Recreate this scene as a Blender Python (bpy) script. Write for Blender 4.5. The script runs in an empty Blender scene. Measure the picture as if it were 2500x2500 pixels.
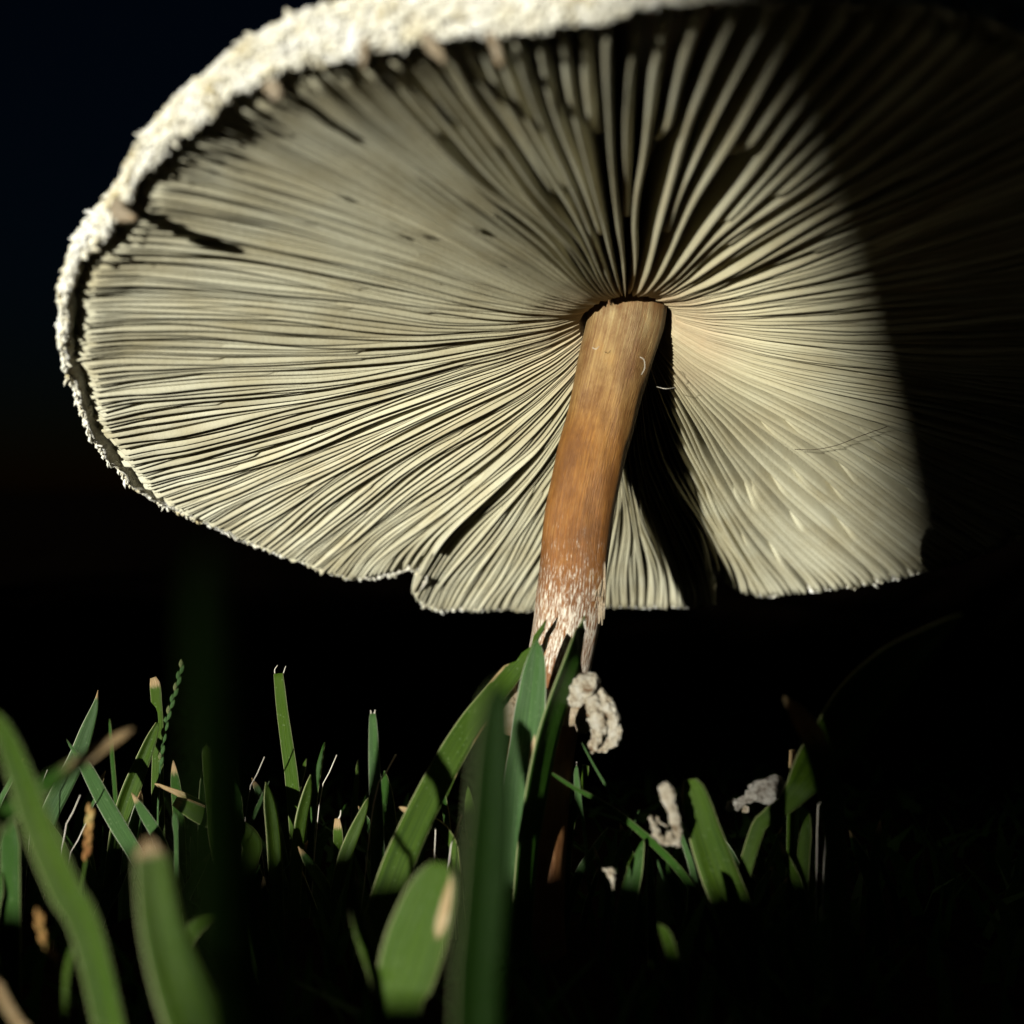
import bpy, math, random
import numpy as np
from mathutils import Vector

# ------------------------------------------------------------------ camera, sky, sun, exposure
SC = bpy.context.scene
COL = SC.collection
rnd = random.Random(7)
CM = 0.01                                   # all modelling below is in centimetres
F = 3000.0                                  # focal length in photo pixels (2500 px wide)
CAM_H = 4.5                                 # lens height above the soil
PITCH = math.atan((1200 - 1250) / F)
SUN_AZ = math.radians(26.4)                 # light comes from behind the lens, a little to the left
SUN_EL = math.radians(1.5)

cam_d = bpy.data.cameras.new('camera')
cam = bpy.data.objects.new('camera', cam_d)
COL.objects.link(cam)
cam.location = (0, 0, CAM_H * CM)
cam.rotation_euler = (math.pi / 2 + PITCH, 0, 0)
cam_d.sensor_width = 36.0
cam_d.lens = 36.0 * F / 2500.0
cam_d.clip_start = 0.002
cam_d.clip_end = 2000
cam_d.dof.use_dof = True
cam_d.dof.focus_distance = 13.2 * CM
cam_d.dof.aperture_fstop = 21
cam_d.dof.aperture_blades = 0
SC.camera = cam

W = bpy.data.worlds.new('World')
SC.world = W
W.use_nodes = True
nt = W.node_tree
bg = nt.nodes['Background']
sky = nt.nodes.new('ShaderNodeTexSky')
sky.sky_type = 'NISHITA'
sky.sun_disc = False
sky.sun_elevation = SUN_EL
sky.ozone_density = 4.0
sky.dust_density = 0.2
sky.sun_rotation = math.pi + SUN_AZ
nt.links.new(sky.outputs[0], bg.inputs[0])
bg.inputs[1].default_value = 0.0024

sun_d = bpy.data.lights.new('sun', 'SUN')
sun_d.energy = 5.0
sun_d.angle = math.radians(0.6)
sun_d.color = (1.0, 0.985, 0.885)
sun = bpy.data.objects.new('sun', sun_d)
COL.objects.link(sun)
LDIR = np.array([math.sin(SUN_AZ) * math.cos(SUN_EL), math.cos(SUN_AZ) * math.cos(SUN_EL), -math.sin(SUN_EL)])
sun.rotation_euler = Vector(LDIR).to_track_quat('-Z', 'Y').to_euler()
sun.location = (-0.5, -1.0, 0.6)

SC.view_settings.view_transform = 'Standard'
SC.view_settings.look = 'None'
SC.view_settings.exposure = 0.32
SC.view_settings.gamma = 1.0
SC.render.engine = 'CYCLES'
SC.cycles.use_denoising = True
SC.cycles.max_bounces = 8
SC.cycles.diffuse_bounces = 2

# ------------------------------------------------------------------ helpers
cp, sp = math.cos(PITCH), math.sin(PITCH)
def to_world(v):
    v = np.asarray(v, float)
    x, y, z = v[..., 0], v[..., 1], v[..., 2]
    return np.stack([x, y * cp - z * sp, y * sp + z * cp], -1)
def at(px, py, d):
    """photo pixel + distance in front of the lens (cm) -> point in cm"""
    return to_world(np.array([(px - 1250) / F * d, d, (1250 - py) / F * d])) + np.array([0, 0, CAM_H])
def tag(o, label=None, cat=None, group=None, kind=None):
    if label: o['label'] = label
    if cat: o['category'] = cat
    if group: o['group'] = group
    if kind: o['kind'] = kind
    return o
def mesh_obj(name, V, Fc, mat, parent=None, origin=None, smooth=True, attrs=None, uv=None):
    V = np.asarray(V, float)
    if parent is not None:
        org = np.array(parent['_org'])
        my = np.zeros(3)
    else:
        org = np.array(origin if origin is not None else (0, 0, 0), float)
        my = org
    me = bpy.data.meshes.new(name)
    me.from_pydata(((V - org) * CM).tolist(), [], Fc)
    if smooth:
        me.polygons.foreach_set('use_smooth', [True] * len(me.polygons))
    for k, a in (attrs or {}).items():
        at_ = me.attributes.new(k, 'FLOAT', 'POINT')
        at_.data.foreach_set('value', np.asarray(a, np.float32))
    if uv is not None:
        l = me.uv_layers.new(name='UVMap')
        idx = np.empty(len(me.loops), np.int32)
        me.loops.foreach_get('vertex_index', idx)
        l.data.foreach_set('uv', np.asarray(uv, np.float32)[idx].ravel())
    me.materials.append(mat)
    me.update()
    o = bpy.data.objects.new(name, me)
    COL.objects.link(o)
    if parent is not None:
        o.parent = parent
        o['_org'] = list(org)
    else:
        o.location = my * CM
        o['_org'] = list(org)
    return o
def empty(name, org):
    o = bpy.data.objects.new(name, None)
    COL.objects.link(o)
    o.empty_display_size = 0.01
    o.location = np.array(org) * CM
    o['_org'] = list(map(float, org))
    return o
def spline(P, n):
    """Catmull-Rom through rows of P (any number of columns)"""
    P = np.asarray(P, float)
    if len(P) == 2:
        t = np.linspace(0, 1, n)[:, None]
        return P[0] * (1 - t) + P[1] * t
    Q = np.vstack([2 * P[0] - P[1], P, 2 * P[-1] - P[-2]])
    k = len(P) - 1
    seg = np.linalg.norm(np.diff(P[:, :3], axis=0), axis=1) + 1e-6
    cum = np.concatenate([[0], np.cumsum(seg)])
    out = []
    for s in np.linspace(0, cum[-1], n):
        i = min(np.searchsorted(cum, s, 'right') - 1, k - 1)
        t = (s - cum[i]) / seg[i]
        p0, p1, p2, p3 = Q[i:i + 4]
        out.append(.5 * (2 * p1 + (p2 - p0) * t + (2 * p0 - 5 * p1 + 4 * p2 - p3) * t * t + (3 * p1 - p0 - 3 * p2 + p3) * t ** 3))
    return np.array(out)
def unit(v):
    return v / (np.linalg.norm(v, axis=-1, keepdims=True) + 1e-12)
def vnoise(seed):
    """cheap smooth 3-D noise from a sum of sines, range about -1..1"""
    r = np.random.RandomState(seed)
    K = r.normal(size=(9, 3)); ph = r.uniform(0, 6.28, 9)
    def f(p, freq):
        p = np.asarray(p) * freq
        return sum(np.sin(p @ K[i] * (1 + .35 * i) + ph[i]) / (1 + .35 * i) for i in range(9)) / 2.6
    return f
def tube(path, radii, sides=14, bump=None, cap_ends=True):
    """path (n,3) radii (n,) -> verts, faces, uv"""
    n = len(path)
    T = unit(np.gradient(path, axis=0))
    ref = np.array([0.13, 1, 0.07])
    A = unit(np.cross(T, ref)); B = np.cross(T, A)
    th = np.linspace(0, 2 * np.pi, sides, endpoint=False)
    dirs = A[:, None] * np.cos(th)[None, :, None] + B[:, None] * np.sin(th)[None, :, None]
    V = path[:, None] + dirs * np.asarray(radii)[:, None, None]
    if bump is not None:
        V = V + dirs * bump(V.reshape(-1, 3)).reshape(n, sides)[..., None]
    uv = np.stack(np.broadcast_arrays((th / (2 * np.pi))[None], (np.linspace(0, 1, n))[:, None]), -1).reshape(-1, 2)
    V = V.reshape(-1, 3)
    Fc = [(i * sides + j, i * sides + (j + 1) % sides, (i + 1) * sides + (j + 1) % sides, (i + 1) * sides + j)
          for i in range(n - 1) for j in range(sides)]
    if cap_ends:
        Fc.append(tuple(range(sides - 1, -1, -1)))
        Fc.append(tuple((n - 1) * sides + j for j in range(sides)))
    return V, Fc, uv

# ------------------------------------------------------------------ materials
class NT:
    def __init__(s, name):
        s.m = bpy.data.materials.new(name); s.m.use_nodes = True
        s.t = s.m.node_tree; s.b = s.t.nodes['Principled BSDF']; s.out = s.t.nodes['Material Output']
    def n(s, typ, **kw):
        x = s.t.nodes.new(typ)
        for k, v in kw.items():
            if k.startswith('i_'):
                x.inputs[k[2:].replace('_', ' ')].default_value = v
            else:
                setattr(x, k, v)
        return x
    def l(s, a, b): s.t.links.new(a, b)
    def noise(s, vec, scale, detail=4, rough=.55):
        x = s.n('ShaderNodeTexNoise'); x.inputs['Scale'].default_value = scale
        x.inputs['Detail'].default_value = detail; x.inputs['Roughness'].default_value = rough
        if vec is not None: s.l(vec, x.inputs['Vector'])
        return x.outputs['Fac']
    def ramp(s, fac, stops):
        x = s.n('ShaderNodeValToRGB')
        e = x.color_ramp.elements
        while len(e) < len(stops): e.new(.5)
        for el, (p, c) in zip(e, stops):
            el.position = p; el.color = (*c, 1) if len(c) == 3 else c
        s.l(fac, x.inputs[0]); return x.outputs[0]
    def mix(s, fac, a, b, blend='MIX'):
        x = s.n('ShaderNodeMix', data_type='RGBA', blend_type=blend)
        for v, k in ((fac, 0), (a, 6), (b, 7)):
            if isinstance(v, (int, float)): x.inputs[k].default_value = v
            elif isinstance(v, tuple): x.inputs[k].default_value = (*v, 1)
            else: s.l(v, x.inputs[k])
        return x.outputs[2]
    def math(s, op, a, b=None):
        x = s.n('ShaderNodeMath', operation=op)
        for v, k in ((a, 0), (b, 1)):
            if v is None: continue
            if isinstance(v, (int, float)): x.inputs[k].default_value = v
            else: s.l(v, x.inputs[k])
        return x.outputs[0]
    def mapping(s, vec, scale):
        x = s.n('ShaderNodeMapping'); x.inputs['Scale'].default_value = scale
        s.l(vec, x.inputs[0]); return x.outputs[0]
    def bump(s, h, strength, dist):
        x = s.n('ShaderNodeBump'); x.inputs['Strength'].default_value = strength
        x.inputs['Distance'].default_value = dist
        s.l(h, x.inputs['Height']); s.l(x.outputs[0], s.b.inputs['Normal'])
    def base(s, c): s.l(c, s.b.inputs['Base Color'])
    def attr(s, name): return s.n('ShaderNodeAttribute', attribute_name=name).outputs['Fac']
    def obj(s): return s.n('ShaderNodeTexCoord').outputs['Object']
    def uv(s): return s.n('ShaderNodeTexCoord').outputs['UV']

def mat_gill():
    m = NT('gill_flesh')
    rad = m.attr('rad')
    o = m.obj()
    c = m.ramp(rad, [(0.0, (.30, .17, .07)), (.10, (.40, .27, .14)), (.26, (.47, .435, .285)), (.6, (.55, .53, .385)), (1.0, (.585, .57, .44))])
    nz = m.noise(o, 160, 5)
    c = m.mix(m.ramp(nz, [(.38, (0, 0, 0)), (.75, (1, 1, 1))]), c, (.43, .38, .23))
    fine = m.noise(o, 1900, 3, .7)
    c = m.mix(m.math('MULTIPLY', fine, .22), c, (.74, .73, .62))
    rndm = m.n('ShaderNodeObjectInfo').outputs['Random']
    c = m.mix(1.0, c, m.ramp(rndm, [(0, (.78, .76, .72)), (1, (1.06, 1.05, 1.03))]), 'MULTIPLY')
    m.base(c)
    m.b.inputs['Roughness'].default_value = .7
    m.b.inputs['Specular IOR Level'].default_value = .25
    m.bump(m.noise(o, 2600, 4, .7), .35, .00025)
    return m.m
def mat_cap():
    m = NT('cap_skin')
    o = m.obj()
    nz = m.noise(o, 220, 6, .65)
    c = m.ramp(nz, [(.25, (.46, .40, .27)), (.5, (.78, .75, .65)), (.75, (.90, .90, .87))])
    m.base(c)
    m.b.inputs['Roughness'].default_value = .85
    m.b.inputs['Specular IOR Level'].default_value = .15
    m.bump(m.noise(o, 900, 6, .7), .9, .0006)
    return m.m
def mat_scale():
    m = NT('cap_scale')
    o = m.obj()
    nz = m.noise(o, 420, 3)
    m.base(m.ramp(nz, [(.3, (.55, .47, .28)), (.5, (.82, .79, .67)), (.7, (.92, .91, .87))]))
    m.b.inputs['Roughness'].default_value = .9
    m.b.inputs['Specular IOR Level'].default_value = .1
    return m.m
def mat_stem():
    m = NT('stem_skin')
    uv = m.uv()
    sep = m.n('ShaderNodeSeparateXYZ'); m.l(uv, sep.inputs[0])
    v = sep.outputs['Y']
    wob = m.noise(m.mapping(uv, (3, 9, 1)), 1.0, 3)
    vv = m.math('ADD', v, m.math('MULTIPLY', m.math('SUBTRACT', wob, .5), .14))
    c = m.ramp(vv, [(0.0, (.20, .10, .035)), (.05, (.40, .31, .15)), (.13, (.37, .235, .085)), (.24, (.36, .155, .028)),
                    (.40, (.29, .105, .020)), (.55, (.27, .098, .026)), (.72, (.26, .12, .05)), (1.0, (.10, .045, .02))])
    fib = m.noise(m.mapping(uv, (120, 7, 1)), 1.0, 5, .65)
    fib2 = m.noise(m.mapping(uv, (260, 60, 1)), 1.0, 4, .7)
    c = m.mix(m.ramp(fib, [(.38, (.75, .75, .75)), (.62, (0, 0, 0))]), c, (.15, .055, .014))
    c = m.mix(m.ramp(fib2, [(.45, (0, 0, 0)), (.80, (.55, .55, .55))]), c, (.42, .25, .09))
    blot = m.noise(m.mapping(uv, (7, 13, 1)), 1.0, 6, .7)
    c = m.mix(m.ramp(blot, [(.36, (.75, .75, .75)), (.56, (0, 0, 0))]), c, (.13, .048, .012))
    c = m.mix(m.ramp(blot, [(.56, (0, 0, 0)), (.74, (.6, .6, .6))]), c, (.42, .22, .06))
    # white fibrous bloom on the lower half, broken into streaks
    low = m.ramp(v, [(.20, (0, 0, 0)), (.49, (1, 1, 1)), (.56, (1, 1, 1)), (.61, (0, 0, 0))])
    st = m.noise(m.mapping(uv, (120, 50, 1)), 1.0, 7, .78)
    st = m.ramp(m.math('ADD', st, m.math('MULTIPLY', m.math('SUBTRACT', low, 1.0), .34)), [(.46, (0, 0, 0)), (.56, (1, 1, 1))])
    c = m.mix(st, c, (.80, .74, .62))
    m.base(c)
    m.b.inputs['Roughness'].default_value = .5
    m.b.inputs['Specular IOR Level'].default_value = .35
    m.bump(m.mix(.5, fib2, fib), .55, .0005)
    return m.m
def mat_husk(name, a, b, d):
    m = NT(name)
    o = m.obj()
    n1 = m.noise(o, 900, 6, .75)
    m.base(m.ramp(n1, [(.36, d), (.47, a), (.62, b)]))
    m.b.inputs['Roughness'].default_value = .85
    m.b.inputs['Specular IOR Level'].default_value = .2
    m.bump(m.noise(o, 2200, 6, .8), 1.0, .0008)
    return m.m
def mat_blade(name, g1, g2, edge):
    m = NT(name)
    uv = m.uv()
    sep = m.n('ShaderNodeSeparateXYZ'); m.l(uv, sep.inputs[0])
    u = sep.outputs['X']
    o = m.obj()
    veins = m.noise(m.mapping(uv, (46, .55, 1)), 1.0, 3, .6)
    big = m.noise(o, 90, 3)
    c = m.mix(big, g1, g2)
    c = m.mix(m.ramp(veins, [(.40, (.0, .0, .0)), (.62, (.9, .9, .9))]), c, tuple(x * .55 for x in g1))
    # pale dots (stomata, dust) and pale margins
    vor = m.n('ShaderNodeTexVoronoi'); vor.inputs['Scale'].default_value = 1700; m.l(o, vor.inputs['Vector'])
    c = m.mix(m.ramp(vor.outputs['Distance'], [(.05, (.30, .30, .30)), (.22, (0, 0, 0))]), c, (.30, .40, .20))
    e = m.math('ABSOLUTE', m.math('SUBTRACT', u, .5))
    c = m.mix(m.ramp(e, [(.468, (0, 0, 0)), (.492, (1, 1, 1))]), c, edge)
    dry = m.attr('dry')
    dn = m.noise(m.mapping(uv, (14, 4, 1)), 1.0, 5, .75)
    dc = m.ramp(dn, [(.3, (.26, .13, .045)), (.5, (.50, .35, .17)), (.7, (.72, .62, .43))])
    dfac = m.ramp(m.math('ADD', dry, m.math('MULTIPLY', m.math('SUBTRACT', dn, .5), 1.1)), [(.34, (0, 0, 0)), (.66, (1, 1, 1))])
    c = m.mix(dfac, c, dc)
    m.base(c)
    m.b.inputs['Roughness'].default_value = .50
    m.b.inputs['Specular IOR Level'].default_value = .28
    m.bump(veins, .5, .0003)
    tr = m.n('ShaderNodeBsdfTranslucent'); m.l(c, tr.inputs[0])
    ms = m.n('ShaderNodeMixShader'); ms.inputs[0].default_value = .30
    m.l(m.b.outputs[0], ms.inputs[1]); m.l(tr.outputs[0], ms.inputs[2]); m.l(ms.outputs[0], m.out.inputs[0])
    return m.m
def mat_simple(name, stops, scale, rough=.8, spec=.2, bs=None, bd=.001):
    m = NT(name)
    o = m.obj()
    m.base(m.ramp(m.noise(o, scale, 6, .65), stops))
    m.b.inputs['Roughness'].default_value = rough
    m.b.inputs['Specular IOR Level'].default_value = spec
    if bs: m.bump(m.noise(o, bs, 6, .7), .8, bd)
    return m.m

M_GILL, M_CAP, M_SCALE, M_STEM = mat_gill(), mat_cap(), mat_scale(), mat_stem()
M_RING = mat_husk('ring_husk', (.70, .61, .45), (.90, .85, .73), (.22, .11, .045))
M_RINGS = mat_husk('ring_smooth', (.60, .47, .31), (.72, .60, .44), (.50, .34, .18))
M_DRY = mat_husk('dry_husk', (.66, .57, .42), (.86, .80, .67), (.18, .10, .045))
M_GREY = mat_husk('grey_husk', (.46, .42, .36), (.66, .63, .57), (.10, .07, .05))
M_B1 = mat_blade('grass_blade_green', (.048, .120, .007), (.105, .172, .010), (.40, .42, .20))
M_B2 = mat_blade('grass_blade_bluish', (.060, .150, .036), (.100, .205, .060), (.55, .58, .42))
M_B3 = mat_blade('grass_blade_deep', (.028, .095, .008), (.048, .130, .012), (.32, .36, .16))
M_SOIL = mat_simple('soil', [(.3, (.006, .004, .003)), (.7, (.018, .012, .008))], 60, 1.0, .0, 300, .002)
M_BARK = mat_simple('bark', [(.3, (.03, .02, .013)), (.7, (.12, .085, .055))], 25, .9, .1, 60, .01)
M_LEAF = mat_simple('added_tree_leaf', [(.3, (.03, .07, .015)), (.7, (.06, .12, .025))], 3, .5, .3)
M_HAIR = mat_simple('pale_hair', [(.3, (.5, .45, .36)), (.7, (.7, .66, .58))], 400)

# ------------------------------------------------------------------ ground
N = vnoise(3)
xs = np.concatenate([[-20000, -3000, -600, -150], np.linspace(-80, 80, 81), [150, 600, 3000, 20000]])
ys = np.concatenate([[-20000, -3000, -600, -200], np.linspace(-100, 120, 111), [200, 600, 3000, 20000]])
X, Y = np.meshgrid(xs, ys)
Z = .12 * N(np.stack([X, Y, 0 * X], -1), .35) * np.clip(1.3 - np.hypot(X, Y) / 90, 0, 1) - .05
nx_, ny_ = len(xs), len(ys)
mesh_obj('ground', np.stack([X, Y, Z], -1).reshape(-1, 3),
         [(j * nx_ + i, j * nx_ + i + 1, (j + 1) * nx_ + i + 1, (j + 1) * nx_ + i) for j in range(ny_ - 1) for i in range(nx_ - 1)],
         M_SOIL)['kind'] = 'structure'

# ------------------------------------------------------------------ mushroom
R0 = 5.40
TILT = math.radians(26.3)
D0 = 13.0
n_c = np.array([0, math.sin(TILT), math.cos(TILT)])
A_c = np.array([(1530 - 1250) / F * D0, D0, (1250 - 775) / F * D0])
H_A = 1.34
C_c = A_c - n_c * H_A
e1_c = np.array([1., 0, 0]); e2_c = np.cross(n_c, e1_c)
AX, E1, E2 = to_world(n_c), to_world(e1_c), to_world(e2_c)
CC = to_world(C_c) + np.array([0, 0, CAM_H])

OUT = [(215, 640), (265, 575), (310, 520), (370, 430), (440, 350), (520, 280), (600, 235), (680, 200), (760, 170), (850, 145),
       (1000, 105), (1150, 90), (1300, 70), (1500, 30), (1620, 5),
       (165, 760), (170, 850), (190, 930), (245, 1090), (330, 1210), (430, 1275), (500, 1310), (600, 1350), (700, 1390),
       (800, 1425), (870, 1442), (920, 1443), (970, 1437), (1005, 1424),
       (1030, 1475), (1050, 1488), (1080, 1497), (1200, 1505), (1300, 1507), (1450, 1505), (1600, 1503), (1680, 1500), (1730, 1494),
       (1760, 1440), (1780, 1465), (1805, 1478), (1850, 1488), (1900, 1482), (2000, 1466), (2100, 1448), (2200, 1430), (2300, 1408)]
pr = []
for px, py in OUT:
    d = np.array([(px - 1250) / F, 1, (1250 - py) / F])
    h = d * ((C_c @ n_c) / (d @ n_c)) - C_c
    pr.append((math.atan2(h @ e2_c, h @ e1_c), math.hypot(h @ e1_c, h @ e2_c)))
for deg, r in ((35, 5.75), (22, 5.75), (8, 5.7), (-8, 5.6), (-24, 5.5), (-40, 5.45), (-56, 5.45)):
    pr.append((math.radians(deg), r))
pr.sort()
PH = np.array([p[0] for p in pr]); PR = np.array([p[1] for p in pr])
PHX = np.concatenate([PH - 2 * np.pi, PH, PH + 2 * np.pi]); PRX = np.tile(PR, 3)
def phi_of(px, py):
    d = np.array([(px - 1250) / F, 1, (1250 - py) / F])
    h = d * ((C_c @ n_c) / (d @ n_c)) - C_c
    return math.atan2(h @ e2_c, h @ e1_c)
SPLIT = [phi_of(1018, 1440), phi_of(1745, 1450)]
def wrap(a): return (a + np.pi) % (2 * np.pi) - np.pi
def rho(phi):
    phi = wrap(np.asarray(phi, float))
    r = np.interp(phi, PHX, PRX)
    for s_ in SPLIT:
        r = r - .38 * np.exp(-(wrap(phi - s_) / .010) ** 2)
    return r + .02 * np.sin(23 * phi) + .012 * np.sin(57 * phi + 1)
def lift(phi, s):
    """torn lobes: the margin kinks up or down at each split"""
    phi = wrap(np.asarray(phi, float)); o = 0
    for s_, a in zip(SPLIT, (.11, -.12)):
        d = wrap(phi - s_)
        o = o + a * np.sign(d) * np.exp(-np.abs(d) / .16) * np.clip((s - .55) / .45, 0, 1) ** 1.5
    return o + .05 * np.sin(5 * phi + .7) * np.clip(s - .3, 0, 1)
def cpos(phi, s, h, side=0.0):
    phi = np.asarray(phi, float); s = np.asarray(s, float)
    w = np.clip((s - .08) / .5, 0, 1); w = w * w * (3 - 2 * w)
    r = s * (R0 * (1 - w) + rho(phi) * w)
    rad = np.cos(phi)[..., None] * E1 + np.sin(phi)[..., None] * E2
    tan = -np.sin(phi)[..., None] * E1 + np.cos(phi)[..., None] * E2
    return CC + r[..., None] * rad + np.asarray(side)[..., None] * tan + (h + lift(phi, s))[..., None] * AX
GS = [.06, .078, .11, .16, .25, .40, .60, .80, .92, .97, .99]
GH = [1.44, 1.30, 1.19, 1.05, .89, .70, .48, .28, .14, .06, .03]
KS = [.06, .085, .20, .40, .60, .80, .92, .97, 1.0]
KH = [2.2, 2.1, 1.88, 1.60, 1.28, .92, .62, .42, .20]
g_edge = lambda s: np.interp(s, GS, GH)
ceil_h = lambda s: np.interp(s, KS, KH)

STEM_PX = [(1540, 700, 13.05, 97), (1530, 775, 13.0, 98), (1503, 880, 12.95, 94), (1472, 1000, 12.9, 89), (1440, 1130, 12.8, 87),
           (1413, 1270, 12.7, 86), (1400, 1400, 12.6, 86), (1385, 1520, 12.5, 86), (1362, 1640, 12.4, 84), (1335, 1760, 12.3, 84),
           (1315, 1880, 12.2, 86), (1295, 2050, 12.1, 92), (1282, 2200, 12.0, 100), (1275, 2330, 11.95, 112), (1272, 2450, 11.9, 118)]
stem_pts = np.array([np.append(at(a, b, c), w / F * c) for a, b, c, w in STEM_PX])
base = stem_pts[-1, :3].copy(); base[2] = 0
mush = empty('mushroom', base)
tag(mush, 'tall parasol mushroom with pale radiating gills, shaggy cream cap rim and orange-brown stem', 'mushroom')

sm = spline(stem_pts, 110)
NS = vnoise(11)
V, Fc, uv = tube(sm[:, :3], sm[:, 3] * .96, 64, lambda p: .008 * NS(p * np.array([1, 1, .12]), 9) + .010 * NS(p, 2.2))
stem = mesh_obj('stem', V, Fc, M_STEM, mush, uv=uv)

# cap shell: outside from crown to margin, round the lip, then the flesh above the gills
prof = [(0.0, 2.75), (.15, 2.66), (.35, 2.42), (.55, 2.08), (.72, 1.70), (.84, 1.34), (.92, 1.00), (.97, .72), (.998, .50), (1.011, .34),
        (1.013, .20), (1.010, .12), (1.005, .07), (1.001, .09), (.998, .16), (.993, .26), (.980, .38)]
prof += [(s, float(ceil_h(s))) for s in (.93, .86, .78, .68, .56, .44, .32, .22, .14, .075)]
prof = np.array(prof)
nphi = 720
def lip_drop(p):
    return .09 * np.clip((.35 - np.sin(p)) / 1.1, 0, 1) - .085 * np.clip((np.sin(p) - .15) / .5, 0, 1)
ph = np.linspace(-np.pi, np.pi, nphi, endpoint=False)
NC = vnoise(21)
rows = []
for k, (s, h) in enumerate(prof):
    P = cpos(ph, np.full(nphi, s), h - lip_drop(ph) * math.exp(-((max(0, h - .1)) / .3) ** 2) * (s > .97))
    if 4 <= k <= 13:
        P = P + (np.outer(NC(P, 7) * .022 + NC(P, 19) * .016, AX) + unit(P - CC) * (NC(P + 5, 11) * .02)[:, None])
    rows.append(P)
V = np.concatenate(rows); m_ = len(prof)
Fc = [(k * nphi + i, (k + 1) * nphi + i, (k + 1) * nphi + (i + 1) % nphi, k * nphi + (i + 1) % nphi) for k in range(m_ - 1) for i in range(nphi)]
cap = mesh_obj('cap', V, Fc, M_CAP, mush)

# shaggy scales on the outer margin
rs = np.random.RandomState(5)
SV, SF = [], []
pk = np.cumsum(np.r_[0, np.linalg.norm(np.diff(prof[:14] * [R0, 1], axis=0), axis=1)])
for i in range(22000):
    p0 = rs.uniform(-np.pi, np.pi)
    t = rs.uniform(pk[5], pk[13]) if rs.rand() < .8 else rs.uniform(pk[8], pk[13])
    s = np.interp(t, pk, prof[:14, 0]); h = np.interp(t, pk, prof[:14, 1])
    s2 = np.interp(t + .05, pk, prof[:14, 0]); h2 = np.interp(t + .05, pk, prof[:14, 1]); ld = float(lip_drop(p0)) * math.exp(-((max(0, h - .1)) / .3) ** 2); h -= ld; h2 -= ld
    a = cpos(np.array([p0, p0, p0 + .01]), np.array([s, s2, s]), np.array([h, h2, h]))
    down = unit(a[1] - a[0]); along = unit(a[2] - a[0]); nrm = unit(np.cross(along, down))
    if nrm @ (a[0] - CC - AX * 1.0) < 0: nrm = -nrm
    c0 = a[0] + nrm * .005
    L = rs.uniform(.035, .09) * (1.6 if rs.rand() < .05 else 1); w = rs.uniform(.016, .036)
    dr = unit(down * rs.uniform(.4, 1.1) + nrm * rs.uniform(.25, .9) + along * rs.normal(0, .45))
    sd = unit(np.cross(dr, nrm) + 1e-3); up = np.cross(sd, dr)
    b = len(SV)
    mid = c0 + dr * L * .55
    SV += [c0 + sd * w, c0 - sd * w, c0 + up * w * .9, mid + sd * w * .8, mid - sd * w * .8, mid + up * w * .9, c0 + dr * L - nrm * .01]
    SF += [(b, b + 1, b + 4, b + 3), (b + 1, b + 2, b + 5, b + 4), (b + 2, b, b + 3, b + 5), (b + 3, b + 4, b + 6), (b + 4, b + 5, b + 6), (b + 5, b + 3, b + 6)]
mesh_obj('scale', SV, SF, M_SCALE, cap)['kind'] = 'stuff'

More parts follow.
